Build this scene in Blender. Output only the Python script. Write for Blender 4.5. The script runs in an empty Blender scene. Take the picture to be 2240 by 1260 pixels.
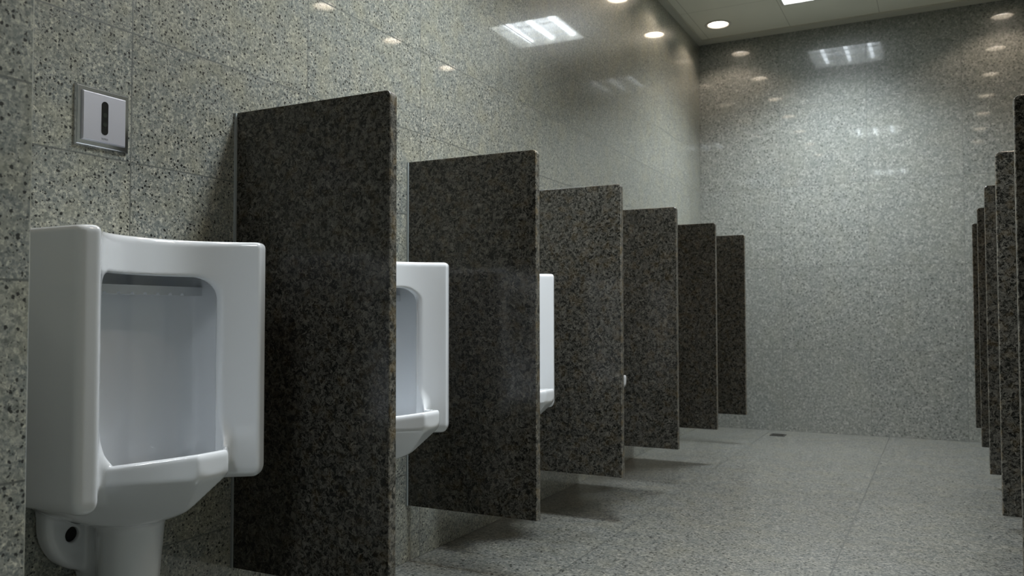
import bpy, bmesh, math, random
import numpy as np
from mathutils import Vector, Matrix
random.seed(4)
C = bpy.context.scene.collection
PI = math.pi

# ------------------------------------------------------------------ camera, world, exposure
H = 2.968                       # ceiling height
DY = 4.80                       # far wall
XR = 2.315                      # right wall
PW = 0.497                      # how far a partition stands out from its wall
COLX, COLY = 0.427, -0.827      # the left wall steps out here towards the camera

cam_d = bpy.data.cameras.new('camera')
cam_d.sensor_fit = 'HORIZONTAL'; cam_d.sensor_width = 36.0
cam_d.lens = 1828.38 / 2240 * 36.0
cam_d.clip_start = 0.02
cam_d.dof.use_dof = True; cam_d.dof.focus_distance = 2.2; cam_d.dof.aperture_fstop = 6.3
cam = bpy.data.objects.new('camera', cam_d); C.objects.link(cam)
yaw, pitch, roll = 0.4747, 0.0342, -0.0017
fw = Vector((-math.sin(yaw)*math.cos(pitch), math.cos(yaw)*math.cos(pitch), math.sin(pitch)))
r0 = Vector((math.cos(yaw), math.sin(yaw), 0)); u0 = r0.cross(fw)
r2 = r0*math.cos(roll) + u0*math.sin(roll); u2 = -r0*math.sin(roll) + u0*math.cos(roll)
M = Matrix((r2, u2, -fw)).transposed().to_4x4(); M.translation = Vector((1.6528, -1.6191, 0.844))
cam.matrix_world = M
bpy.context.scene.camera = cam

w = bpy.data.worlds.new('world'); bpy.context.scene.world = w; w.use_nodes = True
w.node_tree.nodes['Background'].inputs[0].default_value = (0.5, 0.55, 0.6, 1)
w.node_tree.nodes['Background'].inputs[1].default_value = 0.02
vs = bpy.context.scene.view_settings
vs.view_transform = 'Standard'; vs.look = 'None'; vs.gamma = 1.0; vs.exposure = -0.1
vs.use_curve_mapping = False
TUBE_E, PANEL_E, DISC_E, SPOT_W, AREA_W = 18.0, 1.5, 16.0, 13.0, 52.0

# ------------------------------------------------------------------ helpers
def obj(name, bm, mats, parent=None, smooth=False, loc=(0,0,0)):
    me = bpy.data.meshes.new(name)
    bm.normal_update(); bm.to_mesh(me); bm.free()
    for m in (mats if isinstance(mats, (list, tuple)) else [mats]): me.materials.append(m)
    if smooth:
        me.shade_smooth()
    o = bpy.data.objects.new(name, me); C.objects.link(o); o.location = loc
    if parent: o.parent = parent
    return o
def thing(name, label, cat, loc=(0,0,0), group=None):
    o = bpy.data.objects.new(name, None); C.objects.link(o); o.location = loc
    o.empty_display_size = 0.1
    return tag(o, label, cat, group)
def tag(o, label, cat, group=None):
    o['label'] = label; o['category'] = cat
    if group: o['group'] = group
    return o
def struct(name, bm, m):
    o = obj(name, bm, m); o['kind'] = 'structure'; return o
def box(bm, x0, x1, y0, y1, z0, z1, mi=0):
    v = [bm.verts.new((x, y, z)) for x in (x0, x1) for y in (y0, y1) for z in (z0, z1)]
    fs = []
    for f in ((0,1,3,2),(4,6,7,5),(0,4,5,1),(2,3,7,6),(0,2,6,4),(1,5,7,3)):
        fc = bm.faces.new([v[i] for i in f]); fc.material_index = mi; fs.append(fc)
    return fs
def prism(bm, pts, lo, hi, axis='z', mi=0):
    def P(a, b, h):
        return {'z': (a, b, h), 'y': (a, h, b), 'x': (h, a, b)}[axis]
    A = [bm.verts.new(P(a, b, lo)) for a, b in pts]; B = [bm.verts.new(P(a, b, hi)) for a, b in pts]
    n = len(pts)
    bm.faces.new(A[::-1]); bm.faces.new(B)
    for i in range(n): bm.faces.new((A[i], A[(i+1) % n], B[(i+1) % n], B[i]))
    bmesh.ops.recalc_face_normals(bm, faces=bm.faces)
def lathe(bm, prof, seg=40, cx=0, cy=0, close=False):
    rings = []
    for r, z in prof:
        rings.append([bm.verts.new((cx + r*math.cos(2*PI*i/seg), cy + r*math.sin(2*PI*i/seg), z)) for i in range(seg)])
    for a, b in zip(rings[:-1], rings[1:]):
        for i in range(seg): bm.faces.new((a[i], a[(i+1) % seg], b[(i+1) % seg], b[i]))
    if close:
        bm.faces.new(rings[0][::-1]); bm.faces.new(rings[-1])
    bmesh.ops.recalc_face_normals(bm, faces=bm.faces)

# ------------------------------------------------------------------ materials
def srgb(r, g, b):
    f = lambda c: (c/255/12.92) if c/255 <= .04045 else ((c/255+.055)/1.055)**2.4
    return (f(r), f(g), f(b), 1)
def mat(name):
    m = bpy.data.materials.new(name); m.use_nodes = True
    nt = m.node_tree; b = nt.nodes['Principled BSDF']; return m, nt, b
def simple(name, col, rough=0.5, metal=0.0, coat=0.0, spec=0.5):
    m, nt, b = mat(name)
    b.inputs['Base Color'].default_value = col; b.inputs['Roughness'].default_value = rough
    b.inputs['Metallic'].default_value = metal; b.inputs['Coat Weight'].default_value = coat
    b.inputs['Specular IOR Level'].default_value = spec
    b.inputs['Coat Roughness'].default_value = 0.03
    return m
def emis(name, col, s, base=(0.8,0.8,0.8,1)):
    m, nt, b = mat(name)
    b.inputs['Base Color'].default_value = base
    b.inputs['Emission Color'].default_value = col; b.inputs['Emission Strength'].default_value = s
    return m
class NT:
    def __init__(s, nt): s.nt = nt
    def n(s, t, **k):
        x = s.nt.nodes.new(t)
        for a, v in k.items(): setattr(x, a, v)
        return x
    def l(s, a, b): s.nt.links.new(a, b)
    def math(s, op, a, b=None, c=None):
        x = s.n('ShaderNodeMath', operation=op)
        for i, v in enumerate((a, b, c)):
            if v is None: continue
            if isinstance(v, (int, float)): x.inputs[i].default_value = v
            else: s.l(v, x.inputs[i])
        return x.outputs[0]
    def mix(s, fac, a, b, blend='MIX'):
        x = s.n('ShaderNodeMix', data_type='RGBA', blend_type=blend)
        for i, v in ((0, fac), (6, a), (7, b)):
            if isinstance(v, (int, float, tuple)): x.inputs[i].default_value = v
            else: s.l(v, x.inputs[i])
        return x.outputs[2]
    def ramp(s, fac, stops, interp='LINEAR'):
        x = s.n('ShaderNodeValToRGB'); x.color_ramp.interpolation = interp
        e = x.color_ramp.elements
        while len(e) < len(stops): e.new(0.5)
        for el, (p, c) in zip(e, stops):
            el.position = p; el.color = c if isinstance(c, tuple) else (c, c, c, 1)
        s.l(fac, x.inputs[0]); return x.outputs[0]
    def noise(s, vec, scale, detail=2.0, rough=0.5, dist=0.0):
        x = s.n('ShaderNodeTexNoise'); x.inputs['Scale'].default_value = scale
        x.inputs['Detail'].default_value = detail; x.inputs['Roughness'].default_value = rough
        x.inputs['Distortion'].default_value = dist
        s.l(vec, x.inputs['Vector']); return x
    def voro(s, vec, scale, feature='F1', rnd=1.0):
        x = s.n('ShaderNodeTexVoronoi', feature=feature); x.inputs['Scale'].default_value = scale
        x.inputs['Randomness'].default_value = rnd
        s.l(vec, x.inputs['Vector']); return x

def granite_light(name, ja=None, jb=None, rough=0.07, tint=1.0, spec=0.5, speck=1.0, joint=(0.05,0.055,0.05,1), jw=0.0016, coat=0.9, base_rough=0.32, vary=0.16, warm=1.0, jstr=0.75, grain=1.0, soft=0.0):
    """ja / jb = (axis, offset, spacing) of the two sets of joints"""
    m, nt, b = mat(name); T = NT(nt)
    geo = T.n('ShaderNodeNewGeometry'); sep = T.n('ShaderNodeSeparateXYZ'); T.l(geo.outputs['Position'], sep.inputs[0])
    pos = geo.outputs['Position']
    tile_id = None; jmask = None
    for j in (ja, jb):
        if not j: continue
        ax, off, sp = j
        q = T.math('DIVIDE', T.math('SUBTRACT', sep.outputs[ax], off), sp)
        fl = T.math('FLOOR', q); fr = T.math('FRACT', q)
        d = T.math('MULTIPLY', T.math('MINIMUM', fr, T.math('SUBTRACT', 1.0, fr)), sp)
        mk = T.math('LESS_THAN', d, jw)
        jmask = mk if jmask is None else T.math('MAXIMUM', jmask, mk)
        t = T.math('MULTIPLY', fl, 1.37 if ax == 2 else 3.71)
        tile_id = t if tile_id is None else T.math('ADD', tile_id, t)
    vec = pos
    if tile_id is not None:          # every slab is cut from its own piece of stone
        cmb = T.n('ShaderNodeCombineXYZ')
        T.l(T.math('MULTIPLY', tile_id, 2.3), cmb.inputs[0]); T.l(T.math('MULTIPLY', tile_id, 1.9), cmb.inputs[1]); T.l(T.math('MULTIPLY', tile_id, 3.1), cmb.inputs[2])
        add = T.n('ShaderNodeVectorMath', operation='ADD'); T.l(pos, add.inputs[0]); T.l(cmb.outputs[0], add.inputs[1]); vec = add.outputs[0]
    gs = T.n('ShaderNodeVectorMath', operation='SCALE'); gs.inputs['Scale'].default_value = grain; T.l(vec, gs.inputs[0]); vec = gs.outputs[0]
    warp = T.noise(vec, 60, 2, .5)
    wv = T.n('ShaderNodeVectorMath', operation='SCALE'); T.l(warp.outputs['Color'], wv.inputs[0]); wv.inputs['Scale'].default_value = 0.012
    av = T.n('ShaderNodeVectorMath', operation='ADD'); T.l(vec, av.inputs[0]); T.l(wv.outputs[0], av.inputs[1]); v2 = av.outputs[0]
    n1 = T.noise(v2, 95, 4, .72, .3)                        # crystals, soft edged
    base = T.ramp(n1.outputs['Fac'], [(0.36, srgb(74,79,79)), (0.45, srgb(110,114,112)), (0.52, srgb(138,140,134)), (0.59, srgb(170,166,150)), (0.68, srgb(214,209,192))])
    g1 = T.voro(v2, 110); s1 = T.n('ShaderNodeSeparateColor'); T.l(g1.outputs['Color'], s1.inputs[0])
    base = T.mix(T.ramp(s1.outputs[0], [(0.0, 0.0), (0.70, 0.0), (0.72, 0.45)]), base, srgb(176,174,160))
    if warm < 1:
        hs = T.n('ShaderNodeHueSaturation'); hs.inputs['Saturation'].default_value = warm; T.l(base, hs.inputs['Color']); base = hs.outputs[0]
    base = T.mix(T.ramp(s1.outputs[1], [(0.0, 0.0), (0.70, 0.0), (0.72, 0.45)]), base, srgb(92,97,95))
    g2 = T.noise(v2, 28, 3, .6)
    base = T.mix(T.ramp(g2.outputs['Fac'], [(0.40, 0.0), (0.66, 0.5)]), base, srgb(114,118,114))
    g3 = T.noise(vec, 8, 2, .5)
    base = T.mix(T.ramp(g3.outputs['Fac'], [(0.42, 0.0), (0.7, 0.28*warm)]), base, srgb(160,152,122))
    if soft: base = T.mix(soft, base, srgb(134,138,134))
    # black mica flecks
    w2 = T.noise(vec, 150, 2, .5)
    ws = T.n('ShaderNodeVectorMath', operation='SCALE'); T.l(w2.outputs['Color'], ws.inputs[0]); ws.inputs['Scale'].default_value = 0.009
    aw = T.n('ShaderNodeVectorMath', operation='ADD'); T.l(vec, aw.inputs[0]); T.l(ws.outputs[0], aw.inputs[1]); v3 = aw.outputs[0]
    sp1 = T.voro(v3, 70); sc = T.n('ShaderNodeSeparateColor'); T.l(sp1.outputs['Color'], sc.inputs[0])
    f1 = T.math('MULTIPLY', T.ramp(sp1.outputs['Distance'], [(0.29, 1.0), (0.34, 0.0)]), T.math('GREATER_THAN', sc.outputs[1], 0.66))
    sp2 = T.voro(v3, 135); sc2 = T.n('ShaderNodeSeparateColor'); T.l(sp2.outputs['Color'], sc2.inputs[0])
    f2 = T.math('MULTIPLY', T.ramp(sp2.outputs['Distance'], [(0.31, 1.0), (0.37, 0.0)]), T.math('GREATER_THAN', sc2.outputs[1], 0.74))
    fl = T.math('MULTIPLY', T.math('MAXIMUM', f1, T.math('MULTIPLY', f2, 0.85)), 0.95*speck)
    col = T.mix(fl, base, srgb(12,15,16))
    if tile_id is not None:
        wn = T.n('ShaderNodeTexWhiteNoise', noise_dimensions='1D'); T.l(tile_id, wn.inputs['W'])
        hv = T.n('ShaderNodeHueSaturation'); T.l(T.math('ADD', 1-vary/2, T.math('MULTIPLY', wn.outputs['Value'], vary)), hv.inputs['Value']); T.l(col, hv.inputs['Color'])
        col = hv.outputs[0]
        col = T.mix(T.math('MULTIPLY', jmask, jstr), col, joint)
    col = T.mix(1.0, col, (tint*0.975, tint, tint*0.985, 1), 'MULTIPLY')
    T.l(col, b.inputs['Base Color'])
    rg = T.noise(vec, 3.0, 2, .5)
    r = T.math('ADD', rough*0.8, T.math('MULTIPLY', rg.outputs['Fac'], rough*0.5))
    if jmask is not None: r = T.math('MAXIMUM', r, T.math('MULTIPLY', jmask, 0.6))
    T.l(r, b.inputs['Coat Roughness']); b.inputs['Coat Weight'].default_value = coat; b.inputs['Roughness'].default_value = base_rough
    b.inputs['Specular IOR Level'].default_value = spec
    bp = T.n('ShaderNodeBump'); bp.inputs['Strength'].default_value = 0.04; bp.inputs['Distance'].default_value = 0.001
    T.l(g2.outputs['Fac'], bp.inputs['Height']); T.l(bp.outputs[0], b.inputs['Normal'])
    return m

def granite_dark(name, light=1.0, rough=0.16, brown=0.16, spec=0.4):
    m, nt, b = mat(name); T = NT(nt)
    tc = T.n('ShaderNodeTexCoord'); oi = T.n('ShaderNodeObjectInfo')
    off = T.n('ShaderNodeVectorMath', operation='SCALE'); off.inputs['Scale'].default_value = 3.7
    T.l(oi.outputs['Location'], off.inputs[0])
    ad = T.n('ShaderNodeVectorMath', operation='ADD'); T.l(tc.outputs['Object'], ad.inputs[0]); T.l(off.outputs[0], ad.inputs[1]); vec = ad.outputs[0]
    warp = T.noise(vec, 55, 3, .6)
    wv = T.n('ShaderNodeVectorMath', operation='SCALE'); T.l(warp.outputs['Color'], wv.inputs[0]); wv.inputs['Scale'].default_value = 0.03
    av = T.n('ShaderNodeVectorMath', operation='ADD'); T.l(vec, av.inputs[0]); T.l(wv.outputs[0], av.inputs[1]); v2 = av.outputs[0]
    n1 = T.noise(v2, 90, 3, .6, 1.2)
    base = T.ramp(n1.outputs['Fac'], [(0.38, srgb(20,21,19)), (0.45, srgb(38,38,34)), (0.50, srgb(66,65,60)), (0.58, srgb(80,79,73)), (0.72, srgb(104,101,94))])
    g = T.voro(v2, 80); s1 = T.n('ShaderNodeSeparateColor'); T.l(g.outputs['Color'], s1.inputs[0])
    base = T.mix(T.ramp(s1.outputs[0], [(0.55, 0.0), (0.6, 0.6)], 'CONSTANT'), base, T.mix(0.5, base, srgb(34,34,30)))
    n2 = T.noise(vec, 30, 2, .5)
    base = T.mix(T.ramp(n2.outputs['Fac'], [(0.5, 0.0), (0.68, brown)]), base, srgb(92,76,44))
    col = T.mix(1.0, base, (light, light, light, 1), 'MULTIPLY')
    T.l(col, b.inputs['Base Color']); b.inputs['Roughness'].default_value = rough
    b.inputs['Specular IOR Level'].default_value = spec
    return m

M_wl  = granite_light('polished_granite_left',  (1, 0.28, 0.6), (2, 0.0, 0.3), rough=0.04, speck=1.0, tint=0.98, warm=0.85, grain=1.5, jw=0.0019, jstr=0.8)
M_wf  = granite_light('polished_granite_far',   (0, 0.0, 0.6), (2, 0.0, 0.6), rough=0.035, speck=0.5, soft=0.35, jw=0.0024, vary=0.08, warm=0.35, jstr=0.5, tint=0.9, grain=0.72)
M_fl  = granite_light('floor_granite',          (0, 0.515, 0.8), (1, 0.2, 0.8), rough=0.22, speck=1.0, tint=0.54, jw=0.0024, coat=0.35, base_rough=0.36, vary=0.08, warm=0.6, jstr=0.85)
M_edge= granite_light('cut_granite_edge', rough=0.4, speck=0.3, tint=1.1)
M_dk  = granite_dark('dark_granite', light=0.95)
M_dke = granite_dark('dark_granite_edge', light=2.0, rough=0.45, brown=0.3, spec=0.3)
M_seal= simple('grey_sealant', srgb(140,148,148), 0.5)
M_cer = simple('white_vitreous_china', (0.70,0.73,0.76,1), 0.12, coat=0.6)
M_chrome = simple('brushed_chrome', (0.62,0.64,0.68,1), 0.14, 1.0)
M_satin = simple('satin_steel', (0.56,0.57,0.63,1), 0.42, 0.85)
M_black = simple('black_sensor_glass', (0.004,0.004,0.005,1), 0.08, coat=0.5)
M_lens = simple('dark_sensor_lens', (0.02,0.025,0.02,1), 0.2)
M_mark = simple('grey_print', (0.10,0.10,0.12,1), 0.6)
M_drain = simple('drain_metal', (0.06,0.06,0.055,1), 0.4, 0.6)
M_hole_shade = simple('painted_hole_shade', (0.01,0.01,0.01,1), 0.9)  # near-black colour standing in for shade inside the drain and fixing holes
M_white_metal = simple('white_lamp_metal', (0.62,0.61,0.56,1), 0.45)
M_louvre = simple('louvre_metal', (0.75,0.77,0.8,1), 0.25, 0.9)
M_tube = emis('fluorescent_tube', (0.86,0.94,1.0,1), TUBE_E)
M_refl = emis('lit_reflector_tray', (0.86,0.94,1.0,1), PANEL_E)
M_disc = emis('downlight_glass', (1.0,0.88,0.74,1), DISC_E)
M_can = simple('downlight_can', (0.75,0.72,0.66,1), 0.3, 0.6)
# ceiling board: off white, seams
def ceiling_mat():
    m, nt, b = mat('ceiling_board'); T = NT(nt)
    geo = T.n('ShaderNodeNewGeometry'); sep = T.n('ShaderNodeSeparateXYZ'); T.l(geo.outputs['Position'], sep.inputs[0])
    mk = None
    for ax, off, sp in ((0, 0.1, 0.6), (1, -0.7, 1.2)):
        q = T.math('DIVIDE', T.math('SUBTRACT', sep.outputs[ax], off), sp); fr = T.math('FRACT', q)
        d = T.math('MULTIPLY', T.math('MINIMUM', fr, T.math('SUBTRACT', 1.0, fr)), sp)
        k = T.math('LESS_THAN', d, 0.0022); mk = k if mk is None else T.math('MAXIMUM', mk, k)
    n = T.noise(geo.outputs['Position'], 4, 3, .5)
    col = T.mix(n.outputs['Fac'], (0.70,0.70,0.60,1), (0.78,0.78,0.68,1))
    col = T.mix(T.math('MULTIPLY', mk, 0.6), col, (0.25,0.24,0.18,1))
    T.l(col, b.inputs['Base Color']); b.inputs['Roughness'].default_value = 0.6
    return m
M_ceil = ceiling_mat()
M_strip = simple('ceiling_edge_strip', (0.50,0.50,0.43,1), 0.6)

# ------------------------------------------------------------------ the room
YB = -4.4
bm = bmesh.new(); box(bm, -0.12, XR+0.12, YB-0.12, DY+0.12, -0.12, 0.0); struct('floor', bm, M_fl)
# left wall, stepping out towards the camera
bm = bmesh.new()
prism(bm, [(-0.12, YB), (COLX, YB), (COLX, COLY-0.004), (COLX-0.004, COLY), (0, COLY), (0, DY+0.0), (-0.12, DY+0.0)], 0.0, H+0.12)
for f in bm.faces:
    if abs(f.normal.x-0.707) < .1 and abs(f.normal.y-0.707) < .1: f.material_index = 1
struct('wall_left', bm, [M_wl, M_edge])
bm = bmesh.new(); box(bm, XR, XR+0.12, YB, DY, 0.0, H+0.12); struct('wall_right', bm, M_wl)
bm = bmesh.new(); box(bm, -0.12, XR+0.12, DY, DY+0.12, 0.0, H+0.12); struct('wall_far', bm, M_wf)
bm = bmesh.new(); box(bm, -0.12, XR+0.12, YB-0.12, YB, 0.0, H+0.12); struct('wall_near', bm, M_wf)

DL_Y = [4.42 - 0.8*i for i in range(8)]
DLS = [(0.24, y) for y in DL_Y if y > -0.7] + [(2.07, y) for y in DL_Y if y > -0.7]
PX0, PX1 = 0.715, 1.285
PANELS = [3.97, 0.77, -2.26]
PH = 0.285
DR, HS = 0.074, 0.10
# ceiling with real openings for the lamps
xs = sorted({-0.12, XR+0.12, PX0, PX1, 0.24-HS, 0.24+HS, 2.07-HS, 2.07+HS})
ys = sorted({YB-0.12, DY+0.12} | {y+s for y in PANELS for s in (-PH, PH)} | {y+s for _, y in DLS for s in (-HS, HS)})
bm = bmesh.new()
for x0, x1 in zip(xs[:-1], xs[1:]):
    for y0, y1 in zip(ys[:-1], ys[1:]):
        mx, my = (x0+x1)/2, (y0+y1)/2
        if PX0 < mx < PX1 and any(abs(my-p) < PH for p in PANELS): continue
        dl = [d for d in DLS if abs(mx-d[0]) < HS and abs(my-d[1]) < HS]
        if dl:
            # this cell may be a slice of the downlight's square; handled below
            continue
        bm.faces.new([bm.verts.new(v) for v in ((x0,y0,H),(x0,y1,H),(x1,y1,H),(x1,y0,H))])
for (cx, cy) in DLS:
    N = 32; ring = []; sq = []
    for i in range(N):
        a = 2*PI*i/N + PI/4; c, s = math.cos(a), math.sin(a)
        ring.append(bm.verts.new((cx+DR*c, cy+DR*s, H)))
        k = HS/max(abs(c), abs(s)); sq.append(bm.verts.new((cx+k*c, cy+k*s, H)))
    for i in range(N):
        j = (i+1) % N
        bm.faces.new((ring[i], ring[j], sq[j], sq[i]))
bmesh.ops.remove_doubles(bm, verts=bm.verts, dist=1e-5)
for f in bm.faces:
    f.normal_update()
    if f.normal.z > 0: f.normal_flip()
box(bm, -0.12, XR+0.12, YB-0.12, DY+0.12, H+0.17, H+0.2)
struct('ceiling', bm, M_ceil)
bm = bmesh.new(); box(bm, 0.0, XR, DY-0.10, DY, H-0.012, H); struct('trim_1', bm, M_strip)
bm = bmesh.new(); box(bm, 0.0, 0.05, COLY, DY-0.10, H-0.012, H); struct('trim_2', bm, M_strip)
bm = bmesh.new(); box(bm, XR-0.05, XR, YB, DY-0.10, H-0.012, H); struct('trim_3', bm, M_strip)

# ------------------------------------------------------------------ ceiling lamps
def make_downlight(label, x, y):
    t = thing('ceiling_downlight', label, 'ceiling light', (x, y, H), 'round downlights over the stalls')
    bm = bmesh.new(); lathe(bm, [(0.093,-0.0005),(0.094,-0.004),(0.088,-0.008),(0.076,-0.006),(0.0725,-0.001),(0.072,0.004)], 40)
    obj('trim_ring', bm, M_white_metal, t, True)
    bm = bmesh.new(); lathe(bm, [(0.0715,0.0),(0.070,0.05),(0.058,0.11)], 40); 
    obj('reflector_can', bm, M_can, t, True)
    bm = bmesh.new(); lathe(bm, [(0.0675,0.030),(0.060,0.026),(0.03,0.022),(0.001,0.021)], 40)
    obj('lamp_glass', bm, M_disc, t, True)
    l = bpy.data.lights.new('downlight_beam', 'SPOT'); l.energy = SPOT_W; l.color = (1.0, 0.80, 0.64)
    l.spot_size = math.radians(125); l.spot_blend = 0.3; l.shadow_soft_size = 0.045
    lo = bpy.data.objects.new('lamp_beam', l); C.objects.link(lo); lo.parent = t; lo.location = (0, 0, 0.012)
    return t
first = None
side_names = {0: 'left', 1: 'right'}
ords = ['first', 'second', 'third', 'fourth', 'fifth', 'sixth', 'seventh', 'eighth']
il = ir = 0
for (x, y) in DLS:
    left = x < 1
    n = il if left else ir
    if left and n == 0: lab = 'round recessed downlight in the corner of ceiling by the far wall, seen directly'
    else: lab = '%s round recessed downlight from the far wall in the %s ceiling row' % (ords[n], 'left' if left else 'right')
    if left: il += 1
    else: ir += 1
    make_downlight(lab, x, y)

def make_panel(label, y, power=1.0):
    t = thing('fluorescent_ceiling_panel', label, 'ceiling light', ((PX0+PX1)/2, y, H), 'square fluorescent panels in the ceiling')
    hw = (PX1-PX0)/2; D = 0.11
    bm = bmesh.new()     # frame: four thin rails round the opening
    for a, b_, c, d in ((-hw, hw, -PH, -PH+0.018), (-hw, hw, PH-0.018, PH), (-hw, -hw+0.018, -PH+0.018, PH-0.018), (hw-0.018, hw, -PH+0.018, PH-0.018)):
        box(bm, a, b_, c, d, -0.004, D)
    obj('frame', bm, M_white_metal, t)
    bm = bmesh.new(); box(bm, -hw+0.018, hw-0.018, -PH+0.018, PH-0.018, 0.09, 0.10); obj('reflector_tray', bm, M_refl, t)
    for i in (-1, 0, 1):
        bm = bmesh.new()
        r = 0.014; cz = 0.036; n = 12
        prism(bm, [(i*0.178 + r*math.cos(2*PI*k/n), cz + r*math.sin(2*PI*k/n)) for k in range(n)], -PH+0.035, PH-0.035, 'y')
        obj('fluorescent_tube', bm, M_tube, t)
    l = bpy.data.lights.new('panel_light', 'AREA'); l.shape = 'RECTANGLE'; l.size = 2*hw-0.06; l.size_y = 2*PH-0.06
    l.energy = AREA_W*power; l.color = (0.90, 0.96, 1.0); l.spread = math.radians(122)
    lo = bpy.data.objects.new('lamp_light', l); C.objects.link(lo); lo.parent = t; lo.location = (0, 0, 0.0012)
    for i in (-1, 1):
        bm = bmesh.new(); box(bm, i*0.089-0.002, i*0.089+0.002, -PH+0.018, PH-0.018, 0.002, 0.014); obj('louvre_divider', bm, M_louvre, t)
    for k in range(3):
        yy = -0.135 + k*0.135
        bm = bmesh.new(); box(bm, -hw+0.018, hw-0.018, yy-0.001, yy+0.001, 0.002, 0.012); obj('louvre_blade', bm, M_louvre, t)
    return t
make_panel('square fluorescent ceiling panel nearest the far wall, its edge in view at the top', PANELS[0])
make_panel('middle square fluorescent ceiling panel, the second reflection down the far wall', PANELS[1])
make_panel('square fluorescent ceiling panel behind the camera, lowest reflection on the far wall', PANELS[2], 0.5)

# ------------------------------------------------------------------ stone partitions
ZB, ZT, TH = 0.194, 1.384, 0.028
def partition_bm():
    bm = bmesh.new()
    r = 0.014; pts = [(0.001, ZB)]
    pts += [(PW, ZB)]
    for k in range(7):
        a = k*PI/2/6; pts.append((PW-r + r*math.cos(a), ZT-r + r*math.sin(a)))
    pts.append((0.001, ZT))
    pts[1] = (PW, ZB)
    prism(bm, pts, 0.0, TH, 'y')
    # small arris along the front and top edges
    ed = [e for e in bm.edges if len(e.link_faces) == 2 and all(v.co.x > 0.4 or v.co.z > ZT-0.001 for v in e.verts)
          and abs(e.verts[0].co.y-e.verts[1].co.y) < 1e-6]
    bmesh.ops.bevel(bm, geom=ed, offset=0.0025, segments=2, affect='EDGES', profile=0.5)
    bm.normal_update()
    for f in bm.faces:
        if f.normal.x > 0.35: f.material_index = 1
    return bm
part_mesh = None
def make_partition(side, k, label, group):
    global part_mesh
    y = 0.8*k if side == 'left' else 0.749 + 0.8*k
    t = thing('stone_partition', label, 'partition', (0, y, 0) if side == 'left' else (XR, y, 0), group)
    sx = 1 if side == 'left' else -1
    if part_mesh is None:
        o = obj('granite_slab', partition_bm(), [M_dk, M_dke], t)
        part_mesh = o.data
        bm = bmesh.new(); box(bm, 0.0005, 0.006, -0.006, -0.0002, ZB, ZT-0.002)
        s = obj('sealant_bead', bm, M_seal, t); make_partition.seal = s.data
    else:
        o = bpy.data.objects.new('granite_slab', part_mesh); C.objects.link(o); o.parent = t
        s = bpy.data.objects.new('sealant_bead', make_partition.seal); C.objects.link(s); s.parent = t
    if side == 'right':
        t.rotation_euler = (0, 0, PI); o.location = (0, -TH, 0); s.location = (0, 0.0062, 0)
    return t
L_lab = ['tall dark granite partition nearest the camera, right of the nearest urinal',
         'dark granite partition in the left row, second from the camera, behind the second urinal',
         'third dark granite partition of the left row, behind the urinal seen as a narrow strip',
         'fourth dark granite partition of the left row counting from the camera',
         'fifth dark granite partition of the left row, last but one before the far wall',
         'farthest and smallest dark granite partition of the left row, nearest the far wall']
R_lab = ['dark granite partition cut by the right edge of the picture, nearest of the right row',
         'second dark granite partition of the right row counting from the right picture edge',
         'middle one of the five dark granite partitions in the right row',
         'fourth dark granite partition of the right row, last but one towards the far wall',
         'farthest dark granite partition of the right row, nearest the far wall']
for k in range(6): make_partition('left', k, L_lab[k], 'partitions between the urinals on the left wall')
for k in range(5): make_partition('right', k, R_lab[k], 'partitions along the right wall')

# ------------------------------------------------------------------ urinals (one smooth china body, polygonised from a distance field)
def smin(a, b, k):
    h = np.clip(0.5 + 0.5*(b-a)/k, 0, 1); return b*(1-h) + a*h - k*h*(1-h)
def smax(a, b, k): return -smin(-a, -b, k)
def capsule(x, y, z, a, b, ra, rb):
    ax, ay, az = a; bx, by, bz = b
    dx, dy, dz = bx-ax, by-ay, bz-az; L = dx*dx+dy*dy+dz*dz
    t = np.clip(((x-ax)*dx+(y-ay)*dy+(z-az)*dz)/L, 0, 1)
    return np.sqrt((x-ax-t*dx)**2+(y-ay-t*dy)**2+(z-az-t*dz)**2) - (ra+(rb-ra)*t)
def ell(x, y, z, c, r):
    zz = np.minimum(z-c[2], 0.0)
    k0 = np.sqrt(((x-c[0])/r[0])**2+(y/r[1])**2+(zz/r[2])**2)
    k1 = np.sqrt(((x-c[0])/r[0]**2)**2+(y/r[1]**2)**2+(zz/r[2]**2)**2)+1e-9
    return k0*(k0-1)/k1
def rrect(u, v, cu, cv, hu, hv, r):
    a = np.abs(u-cu)-hu+r; b = np.abs(v-cv)-hv+r
    return np.minimum(np.maximum(a, b), 0) + np.sqrt(np.maximum(a,0)**2+np.maximum(b,0)**2) - r
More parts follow.
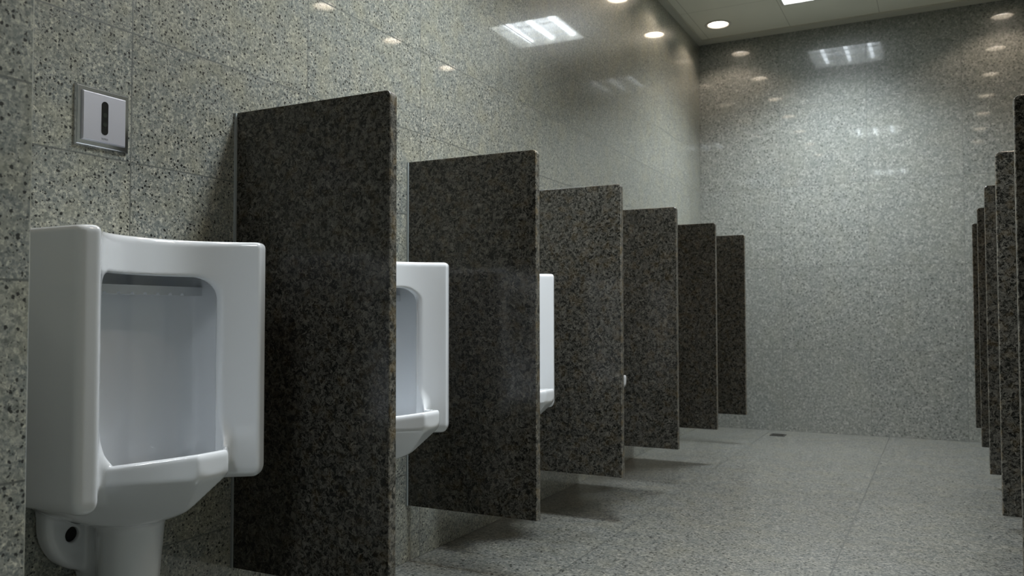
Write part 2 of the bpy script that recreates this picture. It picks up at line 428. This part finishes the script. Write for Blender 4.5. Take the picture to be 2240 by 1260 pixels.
def urinal_sdf(x, y, z):
    ay = np.abs(y)
    # outer box with concave front between two forward wings
    t = np.minimum(ay/0.2, 1.2)
    fx = 0.166 + 0.125*t**2.5
    front = (x - fx)/np.sqrt(1+(1.56*t**1.5)**2)
    cham = (x-0.291)*0.945 + (ay-0.199)*0.327
    body = smax(front, cham, 0.006)
    body = smax(body, ay-0.235, 0.014)
    body = smax(body, z-1.013, 0.014)
    body = smax(body, 0.484-z + 0.0*x, 0.03)
    # bowl and projecting lip
    bowl = ell(x, y, z, (0.10, 0, 0.56), (0.272, 0.215, 0.150))
    plan = (x-0.368)*0.70 + (ay-0.036)*0.714
    top = z - (0.5765 - 0.13*np.clip(0.36-x, 0, 0.11) + 1.9*np.clip(0.250-x, 0, 1))
    top = top*0.55
    lip = smax(bowl, plan, 0.003)
    lip = smax(lip, x-0.366, 0.003)
    lip = smax(lip, (np.maximum(plan, x-0.366) + 1.0*(0.528-z))*0.70, 0.004)
    lip = smax(lip, np.maximum(top, z-0.70), 0.008)
    f = smin(body, lip, 0.018)
    # inside
    opening = smax(rrect(y, z, 0, 0.675, 0.149, 0.257, 0.045), 0.09-x, 0.02)
    opening = smax(opening, plan+0.013, 0.006)
    opening = smax(opening, x-0.350, 0.01)
    inner = smax(rrect(y, z, 0, 0.735, 0.196, 0.250, 0.06), 0.055-x + 0.45*np.maximum(ay-0.05,0)**1.3, 0.06)
    inner = smax(inner, np.maximum(front+0.015, plan+0.016), 0.012)
    low = ell(x, y, z, (0.10, 0, 0.56), (0.250, 0.200, 0.125))
    cav = smax(smin(opening, inner, 0.006), low, 0.02)
    cav = smax(cav, (np.maximum(plan, x-0.366) + 1.0*(0.528-z))*0.70 + 0.015, 0.008)
    f = smax(f, -cav, 0.007)
    # back plate with two fixing holes, trap
    plate = np.maximum(rrect(y, z, 0, 0.44, 0.127, 0.135, 0.118), x-0.046)
    plate = smax(rrect(y, z, 0, 0.44, 0.127, 0.135, 0.118), x-0.036, 0.02)
    f = smin(f, plate, 0.010)
    pipe = smin(capsule(x, y, z, (0.128,0,0.43), (0.122,0,0.235), 0.068, 0.057), capsule(x, y, z, (0.122,0,0.235), (-0.02,0,0.235), 0.058, 0.056), 0.02)
    pipe = smin(pipe, np.maximum(rrect(y, z, 0, 0.33, 0.034, 0.10, 0.02), x-0.12), 0.02)
    f = smin(f, pipe, 0.016)
    holes = np.sqrt((ay-0.067)**2+(z-0.392)**2) - 0.0155
    holes = np.maximum(holes, 0.020-x)
    holes = np.maximum(holes, x-0.06)
    f = smax(f, -holes, 0.004)
    f = np.maximum(f, 0.0015-x)
    return f
def polygonise(fn, lo, hi, h):
    n = [int(math.ceil((b-a)/h))+1 for a, b in zip(lo, hi)]
    gx, gy, gz = [lo[i]+h*np.arange(n[i]) for i in range(3)]
    F = fn(gx[:,None,None], gy[None,:,None], gz[None,None,:])
    F = np.broadcast_to(F, n)
    S = F < 0
    cs = np.zeros([k-1 for k in n], dtype=np.int8)
    for a in (0,1):
        for b in (0,1):
            for c in (0,1): cs += S[a:n[0]-1+a, b:n[1]-1+b, c:n[2]-1+c]
    act = (cs > 0) & (cs < 8)
    idx = -np.ones(act.shape, dtype=np.int64); ii = np.argwhere(act); idx[act] = np.arange(len(ii))
    V = np.zeros((len(ii), 3)); cnt = np.zeros(len(ii))
    crn = [(a,b,c) for a in (0,1) for b in (0,1) for c in (0,1)]
    for p in crn:
        for ax in range(3):
            if p[ax]: continue
            q = list(p); q[ax] = 1
            fa = F[ii[:,0]+p[0], ii[:,1]+p[1], ii[:,2]+p[2]]; fb = F[ii[:,0]+q[0], ii[:,1]+q[1], ii[:,2]+q[2]]
            m = (fa < 0) != (fb < 0); t = np.where(m, fa/np.where(m, fa-fb, 1), 0)
            for d in range(3):
                V[:,d] += np.where(m, p[d] + (t if d == ax else 0), 0)
            cnt += m
    V = (V/cnt[:,None] + ii)*h + np.array(lo)
    faces = []
    for ax in range(3):
        o1, o2 = [(1,2),(2,0),(0,1)][ax]
        sl = [slice(1,-1)]*3; sl[ax] = slice(0,-1)
        sl2 = list(sl); sl2[ax] = slice(1,None)
        A = S[tuple(sl)]; B = S[tuple(sl2)]
        e = np.argwhere(A != B); base = e.copy()
        for d in range(3):
            if d != ax: base[:,d] += 1
        q = []
        for (u, v) in ((0,0),(1,0),(1,1),(0,1)):
            c = base.copy(); c[:,o1] -= u; c[:,o2] -= v; q.append(idx[c[:,0], c[:,1], c[:,2]])
        q = np.stack(q, 1); flip = A[tuple(e.T)] == False
        q[flip] = q[flip][:, ::-1]
        faces.append(q)
    faces = np.concatenate(faces)
    for _ in range(3):          # pull vertices onto the exact surface
        e = 3e-4; x, y, z = V.T; f0 = fn(x, y, z)
        g = np.stack([(fn(x+e,y,z)-f0)/e, (fn(x,y+e,z)-f0)/e, (fn(x,y,z+e)-f0)/e], 1)
        gl = np.maximum((g**2).sum(1), 0.2)
        st = -(f0/gl)[:,None]*g
        ln = np.linalg.norm(st, axis=1, keepdims=True); st *= np.minimum(1, 0.5*h/np.maximum(ln, 1e-9))
        V = V + st
    return V, faces
V, Fc = polygonise(urinal_sdf, (-0.006, -0.243, 0.155), (0.382, 0.243, 1.026), 0.004)
china = bpy.data.meshes.new('china_body')
china.from_pydata(V.tolist(), [], Fc.tolist()); china.materials.append(M_cer); china.shade_smooth(); china.update()
def rim_mesh():
    bm = bmesh.new()
    # flushing rim: a bar across the top of the bowl's back, notched underneath
    n = 9; pts = [(-0.206, 0.913), (-0.206, 0.893)]
    step = 0.296/n
    for i in range(n):
        a = -0.148 + i*step
        pts += [(a+0.001, 0.893), (a+step*0.5-0.0045, 0.893), (a+step*0.5-0.003, 0.898), (a+step*0.5+0.003, 0.898), (a+step*0.5+0.0045, 0.893)]
    pts += [(0.206, 0.893), (0.206, 0.913)]
    prism(bm, pts, 0.05, 0.122, 'x')
    return bm
rim_m = None
U_lab = ['large white wall-hung urinal nearest the camera, shown whole under the metal sensor plate',
         'second white urinal from the camera, its left half hidden by the first granite partition',
         'third white urinal from the camera, only a narrow strip of it beside the second partition',
         'fourth white urinal from the camera, a thin white sliver beside the third partition']
for k in range(4):
    t = thing('wall_urinal', U_lab[k], 'urinal', (0, -0.408+0.8*k, 0), 'urinals along the left wall')
    o = bpy.data.objects.new('china_body', china); C.objects.link(o); o.parent = t
    for sy in (-1, 1):
        bm = bmesh.new(); prism(bm, [(sy*0.067+0.0150*math.cos(2*PI*q/24), 0.392+0.0150*math.sin(2*PI*q/24)) for q in range(24)], 0.0190, 0.027, 'x')
        obj('hole_shade_disc', bm, M_hole_shade, t)  # dark disc inside each fixing hole, painting the shade of its depth
    if rim_m is None:
        r = obj('flushing_rim', rim_mesh(), M_cer, t); rim_m = r.data
    else:
        r = bpy.data.objects.new('flushing_rim', rim_m); C.objects.link(r); r.parent = t

# ------------------------------------------------------------------ flush sensor plate
t = thing('flush_sensor_plate', 'square chrome flush sensor plate on the granite wall above the nearest urinal', 'sensor', (0, -0.397, 1.283))
def frustum(bm, hw0, x0, hw1, x1, y=0, z=0):
    A = [bm.verts.new((x0, y+a*hw0, z+b*hw0)) for a, b in ((-1,-1),(1,-1),(1,1),(-1,1))]
    B = [bm.verts.new((x1, y+a*hw1, z+b*hw1)) for a, b in ((-1,-1),(1,-1),(1,1),(-1,1))]
    bm.faces.new(A[::-1]); bm.faces.new(B)
    for i in range(4): bm.faces.new((A[i], A[(i+1) % 4], B[(i+1) % 4], B[i]))
    bmesh.ops.recalc_face_normals(bm, faces=bm.faces)
bm = bmesh.new(); frustum(bm, 0.0665, 0.0005, 0.0645, 0.007)
bmesh.ops.bevel(bm, geom=[e for e in bm.edges if all(v.co.x > 0.006 for v in e.verts)], offset=0.002, segments=3, affect='EDGES')
obj('chrome_frame', bm, M_chrome, t)
bm = bmesh.new(); frustum(bm, 0.0545, 0.006, 0.053, 0.012)
bmesh.ops.bevel(bm, geom=[e for e in bm.edges if all(v.co.x > 0.011 for v in e.verts)], offset=0.0015, segments=3, affect='EDGES')
obj('face_plate', bm, M_satin, t)
bm = bmesh.new(); pts = []
hw, hl = 0.008, 0.037
for k in range(13): a = k*PI/12; pts.append((hw*math.cos(a), hl-hw + hw*math.sin(a)))
for k in range(13): a = PI + k*PI/12; pts.append((hw*math.cos(a), -hl+hw + hw*math.sin(a)))
prism(bm, [(a, b+0.001) for a, b in pts], 0.0115, 0.0128, 'x')
win = obj('sensor_window', bm, M_black, t)
for dz in (0.008, -0.013):
    bm = bmesh.new(); prism(bm, [(0.0052*math.cos(2*PI*k/20), dz+0.0052*math.sin(2*PI*k/20)) for k in range(20)], 0.0125, 0.0132, 'x')
    obj('sensor_lens', bm, M_lens, win)
tx = bpy.data.curves.new('mark', 'FONT'); tx.body = 'TOTO'; tx.size = 0.0058; tx.align_x = 'CENTER'; tx.extrude = 0.0002
to = bpy.data.objects.new('mark', tx); C.objects.link(to)
bpy.context.view_layer.update()
me = bpy.data.meshes.new_from_object(to.evaluated_get(bpy.context.evaluated_depsgraph_get()))
bpy.data.objects.remove(to)
me.transform(Matrix(((0,0,1,0.0122),(1,0,0,0),(0,1,0,-0.0475),(0,0,0,1))))
me.materials.clear(); me.materials.append(M_mark)
mo = bpy.data.objects.new('printed_mark', me); C.objects.link(mo); mo.parent = t

# ------------------------------------------------------------------ floor drain by the far wall
t = thing('floor_drain', 'small dark square floor drain near the far wall', 'drain', (0.605, 4.545, 0))
bm = bmesh.new()
for a, b_, c, d in ((-0.05,0.05,-0.05,-0.04),(-0.05,0.05,0.04,0.05),(-0.05,-0.04,-0.04,0.04),(0.04,0.05,-0.04,0.04)): box(bm, a, b_, c, d, 0.0003, 0.004)
for k in range(5): box(bm, -0.04, 0.04, -0.034+k*0.0155, -0.027+k*0.0155, 0.0012, 0.0036)
obj('grate', bm, M_drain, t)
bm = bmesh.new(); box(bm, -0.04, 0.04, -0.04, 0.04, 0.0002, 0.001); obj('drain_shade_plate', bm, M_hole_shade, t)  # dark plate on the floor, painting the shade below the grate
